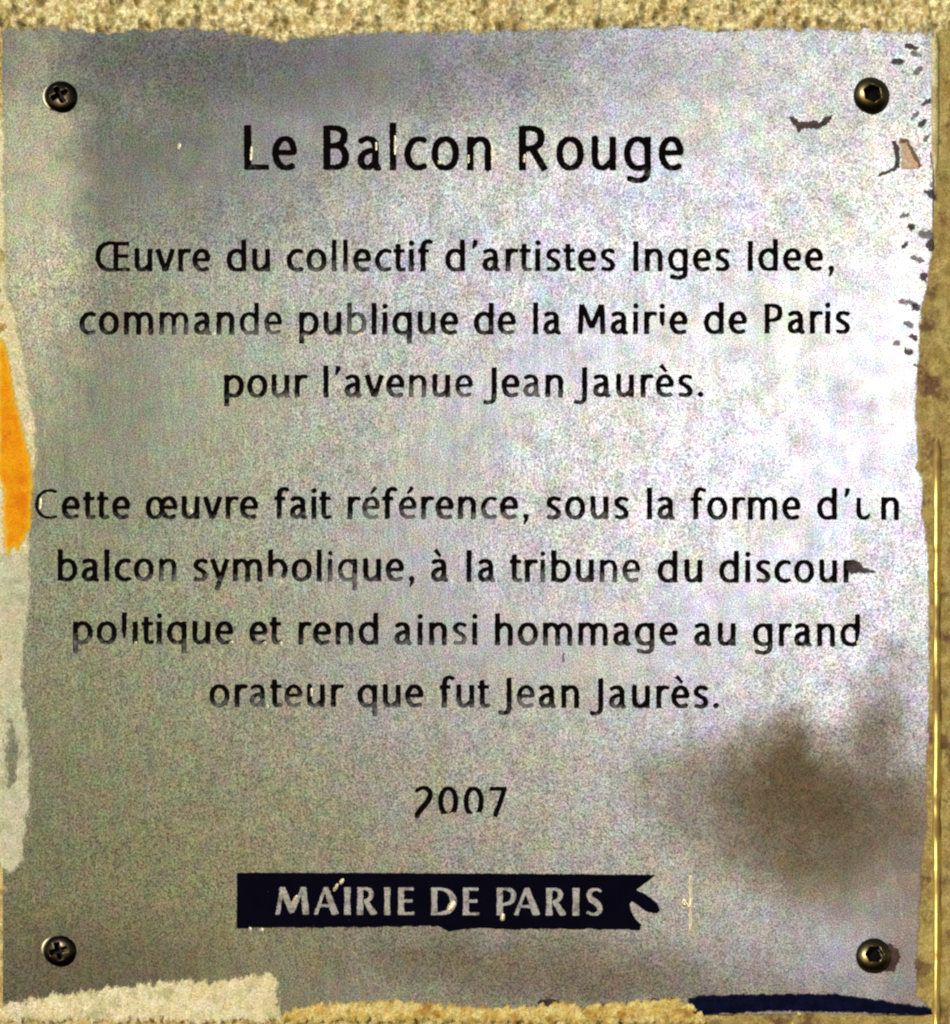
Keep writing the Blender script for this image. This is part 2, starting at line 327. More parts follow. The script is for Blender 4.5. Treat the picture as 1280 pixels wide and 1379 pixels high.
G = {
 'o': (26.6, [Lp(*ell(13.3, 15, 10.2, 13))]),
 'c': (21.5, [Cp((20.3, 26.4), (15, 28), (9, 26.2), (4.4, 20.5), (3.1, 14.5), (4.8, 7.5), (9.5, 3), (14.5, 2.1), (20.6, 3.8))]),
 'e': (23.7, E_), 'a': (22.6, A_),
 'b': (26, [Lp((3.1, 42.5), (3.1, 1)), BOWL_R]), 'd': (26, [Lp((22.9, 42.5), (22.9, 0)), BOWL_L]),
 'p': (26, [Lp((3.1, 30), (3.1, -12)), BOWL_R]), 'q': (26, [Lp((22.9, 30), (22.9, -12)), BOWL_L]),
 'g': (26, [Cp((22.9, 30), (22.9, 15), (22.9, -1), (21, -6.5), (16.5, -8.9), (11, -9), (3.6, -7)), BOWL_L]),
 'h': (23.4, [Lp((3.1, 42.5), (3.1, 0)), ARCH]), 'n': (23.4, [Lp((3.1, 30), (3.1, 0)), ARCH]),
 'm': (39, [Lp((3.1, 30), (3.1, 0)), Cp((3.1, 22), (7, 26.4), (11.8, 28), (16.6, 26), (19.3, 20.5), (19.5, 12), (19.5, 0)),
            Cp((19.4, 21.5), (23.5, 26.3), (28.4, 28), (33.4, 26), (35.7, 20.5), (35.9, 12), (35.9, 0))]),
 'u': (23.5, U_), 'i': (6.4, I_+[Dot(3.4, 38, 3.3)]), 'l': (6.3, [Lp((3.15, 42.5), (3.15, 0))]),
 't': (15.2, [Cp((6, 36.5), (6, 22), (6, 8.5), (7.6, 3.4), (11, 2.2), (15, 2.8)), Lp((0, 27.6), (15, 27.6))]),
 'f': (18.8, [Cp((6.5, 0), (6.5, 18), (6.6, 33), (8.5, 38.5), (12.6, 40.6), (18.6, 39.3)), Lp((0, 27.6), (14.6, 27.6))]),
 'r': (16, [Lp((3.1, 30), (3.1, 0)), Cp((3.1, 20.5), (6.3, 25.8), (10.3, 28), (16, 27.3))]),
 's': (18.8, [Cp((17.4, 26), (12, 28), (6.6, 27.2), (3.5, 23.4), (4.3, 19), (9, 15.8), (13.8, 12.5), (16, 8), (14.4, 4), (9.5, 2.1), (1.6, 3.4))]),
 'v': (25.6, [Lp((2.7, 30), (12.2, 1.2)), Lp((22.9, 30), (13.4, 1.2)), Dot(12.8, 2.6, 2.7)]),
 'y': (25.6, [Lp((2.7, 30), (12.6, 4)), Lp((22.9, 30), (8.6, -12))]),
 'œ': (42, [Lp(*ell(12.6, 15, 9.5, 13))]+sh(E_, 18.4)),
 'Œ': (46, [Cp((29, 37.3), (20, 38.2), (12, 36), (5.2, 29.5), (3.1, 20), (5.2, 10.5), (12, 3.8), (20, 1.8), (29, 2.7)), Lp((27.3, 39), (27.3, 1)),
            Lp((27, 37.4), (45, 37.4)), Lp((27, 20.6), (43.5, 20.6)), Lp((27, 2.5), (46, 2.5))]),
 'C': (31, [Cp((29.5, 36.2), (22, 38.4), (13.5, 37), (5.6, 30.5), (2.9, 20), (5.6, 9.5), (13, 3), (21, 1.7), (30.5, 3.4))]),
 'L': (22.5, [Lp((3.1, 40), (3.1, 0.2)), Lp((0.5, 2.5), (22.3, 2.5))]),
 'B': (23, [Lp((3.1, 39.5), (3.1, 0.5)), Cp((2, 37.4), (7, 37.6), (12.5, 37.4), (17.6, 34.8), (18.6, 30), (16.6, 24.6), (11, 22), (3.1, 21.6)),
            Cp((3.1, 21.6), (11, 21.8), (17.4, 19), (19.9, 12), (17.8, 5.3), (11.5, 2.5), (6, 2.4), (2, 2.4))]),
 'R': (26.4, [Lp((3.1, 39.5), (3.1, 0)), Cp((2, 37.4), (7, 37.6), (12.5, 37.4), (18, 35), (20, 29.5), (17.8, 23), (11.5, 19.8), (3.1, 19.3)), Lp((11.4, 20), (23.6, 0))]),
 'P': (23.6, [Lp((3.1, 39.5), (3.1, 0)), Cp((2, 37.4), (7, 37.6), (13, 37.3), (18.6, 34.8), (20.5, 28.5), (18.4, 21.5), (12, 18.2), (3.1, 17.6))]),
 'M': (37, [Lp((3.2, 0), (4.9, 40)), Lp((5.4, 39.5), (18.5, 8.5)), Lp((31.6, 39.5), (18.5, 8.5)), Lp((32.1, 40), (33.8, 0))]),
 'I': (6.4, [Lp((3.2, 40), (3.2, 0))]),
 'J': (17.2, [Cp((14, 40), (14, 20), (13.8, 0), (12, -5.2), (7.6, -7.3), (0.5, -6.4))]),
 ',': (8, [Dot(4.4, 3.2, 3.5), dict(p=[(5.4, 4), (4.6, -1), (2, -7.5)], c=False, w=[5.5, 4.4, 2.2])]),
 '.': (7.2, [Dot(3.6, 3.5, 3.6)]),
 "'": (7.6, [dict(p=[(5, 42), (4.6, 37), (1.8, 30)], c=False, w=[6.2, 5.6, 2.4])]),
 'è': (23.7, E_+[dict(p=[(6.6, 43), (14.6, 34)], c=False, w=[6, 3.6])]),
 'é': (23.7, E_+[dict(p=[(18.4, 43), (11.6, 34)], c=False, w=[6, 3.4])]),
 'à': (22.6, A_+[dict(p=[(5.6, 43), (12.6, 34)], c=False, w=[6, 3.6])]),
 '2': (24, [dict(p=[(1.6, 34.2), (7, 38), (14, 38.2), (19.8, 34), (20.3, 27), (16, 19), (9, 10.5), (4.6, 4.6), (2.8, 0.5)], c=True, w=[4.5, 5, 5.6, 6.4, 6.6, 6.6, 6.6, 6.8, 7])]),
 '0': (26.8, [Lp(*ell(13.4, 20, 10.2, 17.8, e=2.1))]),
 '7': (24, [Lp((0.6, 37.4), (23, 37.4), w=5.2), Cp((21.3, 38), (15.5, 22), (7.6, 0), w=6)]),
 # damaged letters
 'i_cut': (6.4, [dict(p=[(3.2, 30), (3.2, 17), (4.2, 11)], c=False, w=[6.3, 6, 2.5]), Dot(3.4, 37.5, 3.3)]),
 'u_cut': (23.5, [dict(p=[(3.1, 29.5), (3.1, 10), (4.9, 4.6), (9.2, 2.3), (14, 3.4), (18, 8)], c=True, w=[5, 6.4, 5.4, 5, 5, 2.4]), ]),
 'b_cut': (26, [Lp((3.1, 42.5), (3.1, 6)), Cp((3.1, 21.5), (7.5, 26.3), (13, 28), (19, 25.5), (22.3, 20), (22.9, 14.5), (20.2, 6))]),
 'd_cut': (26, [dict(p=[(22.9, 42.5), (22.9, 20), (21.4, 6)], c=False, w=[6.3, 6.2, 3.4]), BOWL_L]),
 'l_cut': (6.3, [dict(p=[(3.15, 42.5), (3.15, 20), (3.4, 8)], c=False, w=[6.3, 6, 2.6])]),
 'i_nodot': (6.4, [Lp((3.2, 30), (3.2, 0))]),
}
# flared capitals of the banner, 37 high
def K(*p, w=8.0, c=False): return dict(p=list(p), c=c, w=w)
GB = {
 'M': (45, [K((3, 0), (8.5, 37), w=[6, 4]), K((8.5, 36), (22.5, 3), w=[9, 8]), K((37, 36), (22.5, 3), w=[5, 4.4]), K((37.2, 37), (41, 0), w=[8, 9])]),
 'A': (34, [K((2.5, 0), (15.5, 36.5), w=[5, 4]), K((16, 37), (29, 0), w=[6.5, 10]), K((7, 12), (25, 12), w=4)]),
 'I': (9.4, [K((4.7, 37), (4.7, 18), (4.7, 0), w=[9.4, 7.6, 9.4])]),
 'R': (28.5, [K((5, 37), (5, 18), (5, 0), w=[8.6, 7.4, 9.4]), K((4, 35.2), (12, 35.4), (18, 33), (20, 27.5), (17, 21), (10, 18.4), c=True, w=[3, 3.6, 6, 7, 5.6, 3.4]), K((11.5, 19.5), (24.2, 0), w=[6, 9])]),
 'E': (22, [K((4.6, 37), (4.6, 18), (4.6, 0), w=[8.6, 7.6, 9]), K((4, 35.2), (21, 35.2), w=[3.4, 4.6]), K((4, 19), (19.5, 19), w=[3.4, 4.4]), K((4, 1.8), (22, 1.8), w=[3.4, 4.8])]),
 'D': (35.5, [K((4.8, 37), (4.8, 18), (4.8, 0), w=[8.6, 7.6, 9]), K((4, 35.2), (13, 35), (24, 31.5), (30.6, 19), (25, 6), (13, 2), (4, 1.8), c=True, w=[3, 3.8, 6, 9.4, 7, 4, 3.4])]),
 'P': (27.5, [K((5, 37), (5, 18), (5, 0), w=[8.6, 7.4, 9.4]), K((4, 35.2), (14, 35.3), (21, 32.5), (23.6, 26), (20.5, 18.5), (12, 15), (7, 15), c=True, w=[3, 3.8, 6, 7.6, 6, 3.4, 3])]),
 'S': (23, [K((20.6, 32.5), (14.5, 35.6), (7.6, 34), (4.2, 28), (7, 22.4), (13, 18), (18.4, 12), (17.4, 4.6), (10.5, 1.6), (1.4, 4.6), c=True, w=[3.6, 3.6, 5, 7, 8.4, 8.8, 8, 6, 3.8, 3.8])]),
}
def stroke_sdf(GX, GY, strokes, thick=1.0):
    F = np.full(GX.shape, 1e3)
    for s in strokes:
        pts = s['p']; w = s.get('w')
        if s['c']:
            P_ = smooth(pts, 5)
            if isinstance(w, list): wl = np.interp(np.linspace(0, len(w)-1, len(P_)), range(len(w)), w)
        else:
            P_ = [np.array(q, float) for q in pts]
            if isinstance(w, list): wl = w
        n = len(P_); closed = n > 8 and np.hypot(*(P_[0]-P_[-1])) < 0.1
        R = []
        for i in range(n):
            if isinstance(w, list): R.append(wl[i]*0.5)
            elif w: R.append(w*0.5)
            else:
                a = P_[max(i-1, 0)]; b = P_[min(i+1, n-1)]; d = b-a; l = np.hypot(*d)+1e-9
                R.append(0.5*(WH+(WV-WH)*abs(d[1])/l))
        for i in range(n-1):
            a, b = P_[i], P_[i+1]; d = b-a; l = float(np.hypot(*d))+1e-9; u = d/l
            tx = (GX-a[0])*u[0]+(GY-a[1])*u[1]; pr = (GX-a[0])*(-u[1])+(GY-a[1])*u[0]
            tc = np.clip(tx/l, 0, 1); r = (R[i]*(1-tc)+R[i+1]*tc)*thick
            dist = np.hypot(tx-tc*l, pr)-r
            if not s.get('rnd') and not closed:
                if i == 0: dist = np.where(tx < 0, np.maximum(np.abs(pr)-R[0]*thick, -tx), dist)
                if i == n-2: dist = np.where(tx > l, np.maximum(np.abs(pr)-R[-1]*thick, tx-l), dist)
            F = np.minimum(F, dist)
    return F
def poly_sdf(GX, GY, pts):
    D = np.full(GX.shape, 1e9); ins = np.zeros(GX.shape, bool); n = len(pts)
    for i in range(n):
        ax, ay = pts[i]; bx, by = pts[(i+1) % n]; dx, dy = bx-ax, by-ay
        t = np.clip(((GX-ax)*dx+(GY-ay)*dy)/(dx*dx+dy*dy+1e-12), 0, 1)
        D = np.minimum(D, np.hypot(GX-ax-t*dx, GY-ay-t*dy))
        if ay != by:
            c = ((ay > GY) != (by > GY)) & (GX < (bx-ax)*(GY-ay)/(by-ay)+ax); ins ^= c
    return np.where(ins, -D, D)
def contours(F, x0, y0, st):
    """closed zero loops of a field sampled on a grid (rows = y)"""
    F = F.copy(); F[F == 0] = 1e-6
    ny, nx = F.shape; sg = F < 0
    code = sg[:-1, :-1]*1 + sg[:-1, 1:]*2 + sg[1:, 1:]*4 + sg[1:, :-1]*8
    ys, xs = np.nonzero((code > 0) & (code < 15)); nxt = {}
    def hp(y, x): t = F[y, x]/(F[y, x]-F[y, x+1]); return (x0+(x+t)*st, y0+y*st)
    def vp(y, x): t = F[y, x]/(F[y, x]-F[y+1, x]); return (x0+x*st, y0+(y+t)*st)
    T = {1: ['LB'], 2: ['BR'], 3: ['LR'], 4: ['RT'], 5: ['LB', 'RT'], 6: ['BT'], 7: ['LT'], 8: ['TL'], 9: ['TB'], 10: ['BR', 'TL'], 11: ['TR'], 12: ['RL'], 13: ['RB'], 14: ['BL']}
    for y, x in zip(ys.tolist(), xs.tolist()):
        key = {'B': ('h', y, x), 'T': ('h', y+1, x), 'L': ('v', y, x), 'R': ('v', y, x+1)}
        for s in T[int(code[y, x])]:
            nxt.setdefault(key[s[0]], []).append(key[s[1]]); nxt.setdefault(key[s[1]], []).append(key[s[0]])
    loops = []; seen = set()
    for k0 in nxt:
        if k0 in seen: continue
        lp = [k0]; seen.add(k0); cur = k0
        while True:
            q = [j for j in nxt[cur] if j not in seen]
            if not q: break
            cur = q[0]; seen.add(cur); lp.append(cur)
        if len(lp) > 6: loops.append([(hp if k[0] == 'h' else vp)(k[1], k[2]) for k in lp])
    return loops
def resample(lp, sp):
    a = np.array(lp+[lp[0]]); d = np.hypot(*(a[1:]-a[:-1]).T); s = np.concatenate([[0], np.cumsum(d)])
    n = max(6, int(round(s[-1]/sp))); q = np.linspace(0, s[-1], n+1)[:-1]
    return np.stack([np.interp(q, s, a[:, 0]), np.interp(q, s, a[:, 1])], 1)
def sample(F, x0, y0, st, p):
    fx = (p[:, 0]-x0)/st; fy = (p[:, 1]-y0)/st
    xi = np.clip(fx.astype(int), 0, F.shape[1]-2); yi = np.clip(fy.astype(int), 0, F.shape[0]-2); fx = fx-xi; fy = fy-yi
    return (F[yi, xi]*(1-fx)+F[yi, xi+1]*fx)*(1-fy)+(F[yi+1, xi]*(1-fx)+F[yi+1, xi+1]*fx)*fy

# words: (text or glyph list, left px, right px, baseline, size, wear digits, thickness)
W = [
 ('Le', 329.5, 400, 229, 1.5, '00'), ('Balcon', 436, 661.5, 229, 1.5, '000000'), ('Rouge', 699, 920, 229, 1.5, '00000'),
 ('Œuvre', 129, 283, 365.3, 1, '10123'), ('du', 305.5, 363.5, 365.3, 1, '12'), ('collectif', 386.5, 582, 365.3, 1, '245533232'), ("d'artistes", 600, 828, 365, 1, '1022311100'),
 ('Inges', 853.5, 982.5, 365, 1, '01010'), ('Idee,', 1007.5, 1123.5, 364.6, 1, '00000'),
 ('commande', 107, 379.5, 450.2, 1, '42254355'), (['p','u','b','l','i','q','u','e'], 403, 617, 450.3, 1, '23912332'), ('de', 638.7, 694.5, 450.3, 1, '33'), ('la', 718.5, 755, 450, 1, '12'),
 (['M','a','i','r','i_cut','e'], 778.7, 926, 450, 1, '212201'), ('de', 948.8, 1005.7, 449.7, 1, '11'), ('Paris', 1030.5, 1144.5, 449.2, 1, '11000'),
 ('pour', 302, 413, 534.8, 1, '2343'), ("l'avenue", 435.8, 637, 534.8, 1, '22434635'), ('Jean', 652, 758.8, 534.8, 1, '1362'), ('Jaurès.', 774, 947.8, 534.8, 1, '1332320'),
 ('Cette', 46.3, 174.6, 698.6, 1, '02222'), ('œuvre', 196.3, 347, 698.6, 1, '22233'), ('fait', 369.7, 445.6, 698.7, 1, '3322'), ('référence,', 468.8, 712.6, 699, 1, '3725443540'),
 ('sous', 737, 847, 699.3, 1, '3342'), ('la', 872.4, 909, 699.5, 1, '13'), ('forme', 931.2, 1078, 699.8, 1, '22100'), (['d',"'",'u_cut','n'], 1101.2, 1210.6, 699.8, 1, '0000'),
 ('balcon', 78, 237.6, 782.4, 1, '000035'), (['s','y','m','b_cut','o','l','i','q','u','e',','], 260.8, 558.8, 782.8, 1, '32343365240'), ('à', 581.2, 604.5, 783.3, 1, '3'), ('la', 629.2, 667, 783.6, 1, '23'),
 ('tribune', 687.4, 862.6, 784, 1, '4361356'), ('du', 886.7, 946.2, 784.4, 1, '11'), ('discour', 969.4, 1152.5, 784.6, 1, '1221112'),
 (['p','o','l_cut','i_nodot','t','i','q','u','e'], 98.7, 314, 867.2, 1, '420303323'), ('et', 336.2, 378.8, 867.6, 1, '43'), ('rend', 402.5, 509.5, 868, 1, '3332'), ('ainsi', 532, 643, 868.4, 1, '42363'),
 ('hommage', 667.5, 912.6, 869, 1, '1432233'), ('au', 935.5, 990.8, 869.5, 1, '32'), (['g','r','a','n','d_cut'], 1014.5, 1158.2, 869.9, 1, '21221'),
 ('orateur', 282.5, 462.2, 952, 1, '4352532'), ('que', 482, 570, 952.3, 1, '334'), ('fut', 592.4, 658.9, 952.8, 1, '443'), ('Jean', 672, 780, 953, 1, '2631'), ('Jaurès.', 795.4, 968.3, 953.6, 1, '1312211'),
 ('2007', 558.8, 683, 1099.6, 1, '0110'),
]
letters = []      # dict(loops=[px arrays], F, origin ...)
_cache = {}
def glyph_field(ch, size, thick, font):
    k = (ch, size, thick, font)
    if k not in _cache:
        wdt, st = (G if font == 'body' else GB)[ch]
        stp = 0.5; xs = np.arange(-8, wdt*size+8, stp); ys = np.arange(-16*size, 47*size, stp)
        gx, gy = np.meshgrid(xs, ys)
        _cache[k] = (xs[0], ys[0], stp, gx, gy, stroke_sdf(gx/size/XS(ch, size), gy/size, st, thick)*size*XS(ch, size)**0.5)
    return _cache[k]
def XS(c, size): return 0.92 if size > 1 and c.islower() else 1.0
def lay(word, x0, x1, base, size, wear, font='body', gap=None):
    g = G if font == 'body' else GB
    ws = [g[c][0]*size*XS(c, size) for c in word]; n = len(word)
    # side bearings
    def bear(c):
        if c in "ovyeœcaèéàd'": pass
        base = c[0]
        l = {'o': 2.6, 'e': 2.6, 'c': 2.6, 'd': 2.8, 'q': 2.8, 'g': 2.8, 'œ': 2.6, 'a': 3, 'à': 3, 'è': 2.6, 'é': 2.6, 's': 3, 'v': .8, 'y': .8, 't': 1, 'f': 1, 'J': 1, 'Œ': 3, 'C': 3}.get(base, 4)
        r = {'o': 2.6, 'e': 2.2, 'c': 1.4, 'b': 2.8, 'p': 2.8, 'œ': 2.2, 'è': 2.2, 'é': 2.2, 'r': .4, 's': 2.4, 'v': .8, 'y': .8, 't': .8, 'f': .2, 'L': 1.2, 'Œ': 2.6, 'C': 1.5, 'a': 3.2, "'": 3}.get(base, 4)
        return l, r
    gaps = [(bear(word[i])[1]+bear(word[i+1])[0])*size for i in range(n-1)]
    if n > 1:
        ex = (x1-x0-sum(ws)-sum(gaps))/(n-1)
    else: ex = 0
    x = x0; out = []
    for i, c in enumerate(word):
        out.append((c, x, base, size, int(wear[i]))); x += ws[i] + (gaps[i]+ex if i < n-1 else 0)
    return out, ex
for it in W:
    out, ex = lay(list(it[0]), it[1], it[2], it[3], it[4], it[5])
    if abs(ex) > 1.5: print('spacing', ''.join(it[0]), round(ex, 2))
    for (c, x, b, s, wr) in out:
        thick = 1.14
        if c == 'C': thick = 0.82
        if s > 1: thick = 1.08
        if wr >= 5: thick *= 0.9
        fx, fy, stp, gx, gy, F = glyph_field(c, s, thick, 'body')
        F = F + 0.38*vn((gx+x)/3.1, (gy-b)/3.1, 3) + 0.22*vn((gx+x)/1.4, (gy-b)/1.4, 4)
        if c == '0': F = np.maximum(F, (4.2+2*vn((gx+x)/5, gy*0, 9))-gy)      # foot of the zeros worn away
        lps = [resample(l, 1.15) for l in contours(F, fx, fy, stp)]
        lps = [l for l in lps if len(l) > 7]
        letters.append(dict(kind='letter', ch=c, x=x, b=b, size=s, wear=wr/10.0, loops=lps, F=F, f=(fx, fy, stp)))

# the banner outline
BAN = [(319, 1175), (500, 1175.4), (700, 1176.5), (884, 1178), (870, 1189), (857, 1198.5), (866, 1202), (875, 1208), (885.6, 1217), (889, 1226.4), (885.6, 1230.6), (872.3, 1228.5),
       (860.4, 1220.5), (853.7, 1215.2), (851, 1214), (848.4, 1218), (849.7, 1226), (855, 1236), (864.4, 1245.5), (863, 1253), (780, 1251), (690, 1251.5), (640, 1250), (606, 1254), (590, 1247), (500, 1248.5), (400, 1249.5), (319, 1250.5)]
stp = 0.8; xs = np.arange(300, 905, stp); ys = np.arange(-1270, -1160, stp); gx, gy = np.meshgrid(xs, ys)
F = poly_sdf(gx, gy, [(x, -y) for x, y in BAN]) + 0.5*vn(gx/3.2, gy/3.2, 5) + sst(-1240, -1250, gy)*1.1*vn(gx/9, gy/5, 6)
letters.append(dict(kind='banner', ch='', x=0, b=0, size=1, wear=0, loops=[resample(l, 2.0) for l in contours(F, xs[0], ys[0], stp) if len(l) > 60], F=F, f=(xs[0], ys[0], stp)))

# ------------------------------------------------------------------ the steel plate, cut by every engraved letter
PX0, PX1, PY0, PY1 = 4.0, 1256.0, 34.0, 1366.0
pts = []; edges = []; meta = []     # meta: (letter index, inward dir)
def add_loop(arr, li, inw):
    i0 = len(pts); n = len(arr)
    for k in range(n): pts.append((arr[k][0], arr[k][1])); meta.append((li, inw[k]))
    for k in range(n): edges.append((i0+k, i0+(k+1) % n))
rect = []
for x in np.linspace(PX0, PX1, 36)[:-1]: rect.append((x, PY0))
for y in np.linspace(PY0, PY1, 38)[:-1]: rect.append((PX1, y))
for x in np.linspace(PX1, PX0, 36)[:-1]: rect.append((x, PY1))
for y in np.linspace(PY1, PY0, 38)[:-1]: rect.append((PX0, y))
add_loop(rect, -1, [(0, 0)]*len(rect))
for li, Lt in enumerate(letters):
    fx, fy, stp = Lt['f']; F = Lt['F']; gyy, gxx = np.gradient(F, stp)
    for lp in Lt['loops']:
        ix = -sample(gxx, fx, fy, stp, lp); iy = -sample(gyy, fx, fy, stp, lp); l = np.hypot(ix, iy)+1e-6
        inw = np.stack([ix/l, -iy/l], 1)                    # y flipped to drawing coordinates (down)
        arr = np.stack([lp[:, 0]+Lt['x'], Lt['b']-lp[:, 1]], 1)
        add_loop(arr, li, inw)
occ = np.zeros((int(PY1)+2, int(PX1)+2), bool)
for (x, y) in pts: occ[max(0, int(y)-3):int(y)+4, max(0, int(x)-3):int(x)+4] = True
for gx_ in np.arange(PX0+28, PX1-10, 30):
    for gy_ in np.arange(PY0+28, PY1-10, 30):
        x = gx_+random.uniform(-6, 6); y = gy_+random.uniform(-6, 6)
        if not occ[int(y), int(x)]: pts.append((x, y)); meta.append((-2, (0, 0)))
vo, eo, fo, ov, oe, of_ = delaunay_2d_cdt([Vector(p) for p in pts], edges, [], 0, 1e-4)
vmeta = [meta[o[0]] if o else (-2, (0, 0)) for o in ov]
con = {}
for e, o in zip(eo, oe):
    if o: con[(min(e), max(e))] = True
adj = {}
for fi, f in enumerate(fo):
    for k in range(len(f)):
        a, b = f[k], f[(k+1) % len(f)]; adj.setdefault((min(a, b), max(a, b)), []).append(fi)
label = [None]*len(fo); bound = (PX0, PX1, PY0, PY1)
start = None
for k, fs in adj.items():
    if len(fs) == 1: start = fs[0]; break
label[start] = -1; stack = [start]
while stack:
    fi = stack.pop(); f = fo[fi]
    for k in range(len(f)):
        a, b = f[k], f[(k+1) % len(f)]; ek = (min(a, b), max(a, b))
        for fj in adj[ek]:
            if fj == fi or label[fj] is not None: continue
            if ek in con:
                li = vmeta[a][0]
                label[fj] = li if label[fi] == -1 else -1
            else: label[fj] = label[fi]
            stack.append(fj)
V2 = [(v.x, v.y) for v in vo]
bz = buckle(np.array([v[0] for v in V2]), np.array([v[1] for v in V2]))
DEPTH = 1.5; INSET = 0.45
plaque = empty('plaque', P(630, 700, 0))
tag(plaque, 'weathered grey metal wall plaque engraved with black French text', 'plaque')
def to_parent(vs, par): return [v-par.location for v in vs]
verts = []; vmap = {}
def pv(i):
    if i not in vmap: vmap[i] = len(verts); verts.append(P(V2[i][0], V2[i][1], bz[i])-plaque.location)
    return vmap[i]
faces = [[pv(i) for i in f] for f, l in zip(fo, label) if l == -1]
nplate = len(faces)
def bottom(i, inset=INSET, depth=DEPTH):
    x, y = V2[i]; li, d = vmeta[i]
    return P(x+d[0]*inset, y+d[1]*inset, bz[i]-depth)
wallv = {}
def wv_(i, top):
    k = (i, top)
    if k not in wallv:
        wallv[k] = len(verts)
        verts.append((P(V2[i][0], V2[i][1], bz[i]) if top else (P(V2[i][0], V2[i][1], -7) if vmeta[i][0] == -1 else bottom(i)))-plaque.location)
    return wallv[k]
for ek, fs in adj.items():
    ls = [label[f] for f in fs]
    if len(fs) == 1 or (ek in con and ls.count(-1) == 1 and len(ls) == 2):
        a, b = ek; faces.append([wv_(a, 1), wv_(b, 1), wv_(b, 0), wv_(a, 0)])
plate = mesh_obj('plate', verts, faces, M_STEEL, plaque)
sm = [i < nplate for i in range(len(plate.data.polygons))]
plate.data.polygons.foreach_set('use_smooth', sm)
by = {}
for f, l in zip(fo, label):
    if l is not None and l >= 0: by.setdefault(l, []).append(f)
lcount = 0
banner = None
for li, Lt in enumerate(letters):
    if li not in by: print('no faces for', Lt['ch']); continue
    org = P(Lt['x'], Lt['b'], 0) if Lt['kind'] == 'letter' else P(605, 1213, 0)
    vs = []; mp = {}; fs = []
    for f in by[li]:
        q = []
        for i in f:
            if i not in mp: mp[i] = len(vs); vs.append(bottom(i)-org)
            q.append(mp[i])
        fs.append(q)
    o = mesh_obj('letter' if Lt['kind'] == 'letter' else 'banner', vs, fs, M_ENAMEL if Lt['kind'] == 'letter' else M_NAVY, plaque)
    o.location = org-plaque.location
    if Lt['kind'] == 'letter': o['wear'] = Lt['wear']; o['size'] = float(Lt['size']); lcount += 1
    else: banner = o; banner_org = org; tag(o, 'dark navy ribbon panel with forked right end')

# banner capitals: bare metal standing out of the enamel
BL = [('M', 371, 416), ('A', 422.5, 456.5), ('I', 463, 472.4), ('R', 480, 508.5), ('I', 517, 526), ('E', 535.5, 557.5), ('D', 580, 615.5), ('E', 622.8, 644.8),
      ('P', 668, 695.6), ('A', 692, 728), ('R', 734.5, 763.4), ('I', 770.6, 780.6), ('S', 789, 812)]
def solid(name, loops_px, F, top, side, mat, parent, porg, spread=0.35):
    """a low relief with vertical sides from closed loops given in drawing coordinates"""
    pp = []; ee = []
    for l in loops_px:
        i0 = len(pp); n = len(l)
        pp += [tuple(q) for q in l]; ee += [(i0+k, i0+(k+1) % n) for k in range(n)]
    v, e, f, a_, b_, c_ = delaunay_2d_cdt([Vector(q) for q in pp], ee, [], 0, 1e-4)
    cs = set((min(x), max(x)) for x, o in zip(e, b_) if o); ad = {}
    for fi, t in enumerate(f):
        for k in range(3): ad.setdefault((min(t[k], t[(k+1) % 3]), max(t[k], t[(k+1) % 3])), []).append(fi)
    lab = [None]*len(f); st = []
    for k, q in ad.items():
        if len(q) == 1 and lab[q[0]] is None: lab[q[0]] = (k in cs); st.append(q[0])
    while st:
        fi = st.pop(); t = f[fi]
        for k in range(3):
            ek = (min(t[k], t[(k+1) % 3]), max(t[k], t[(k+1) % 3]))
            for fj in ad[ek]:
                if lab[fj] is None: lab[fj] = lab[fi] ^ (ek in cs); st.append(fj)
    n = len(v); B = [float(buckle(q.x, q.y)) for q in v]
    tp = [P(q.x, q.y, B[i]+top)-porg for i, q in enumerate(v)]; bt = [P(q.x, q.y, B[i]+side)-porg for i, q in enumerate(v)]
    fc = [list(t) for t, l in zip(f, lab) if l]
    for ek, q in ad.items():
        s = sum(1 for j in q if lab[j])
        if s == 1 and ek in cs: fc.append([ek[0], ek[1], ek[1]+n, ek[0]+n])
    return mesh_obj(name, tp+bt, fc, mat, parent)
for c, x0, x1 in BL:
    wdt, st = GB[c]; sx = (x1-x0)/wdt
    stp = 0.5; xs = np.arange(-4, 52, stp); ys = np.arange(-4, 44, stp); gx, gy = np.meshgrid(xs, ys)
    F = stroke_sdf(gx/sx, gy, st, 0.96) + 0.45*vn((gx+x0)/2.6, gy/2.6, 8) + 0.3*vn((gx+x0)/1.2, gy/1.2, 4)
    F = np.maximum(F, np.maximum(gy-37, -gy))
    base = 1231.5 + (x0-371)*0.0035
    lps = [resample(l, 1.1) for l in contours(F, xs[0], ys[0], stp)]; lps = [l for l in lps if len(l) > 7]
    lo = P(x0, base, 0)
    o = solid('letter', [np.stack([l[:, 0]+x0, base-l[:, 1]], 1) for l in lps], F, -0.5, -1.6, M_BARE, banner, lo)
    o.location = lo-banner_org

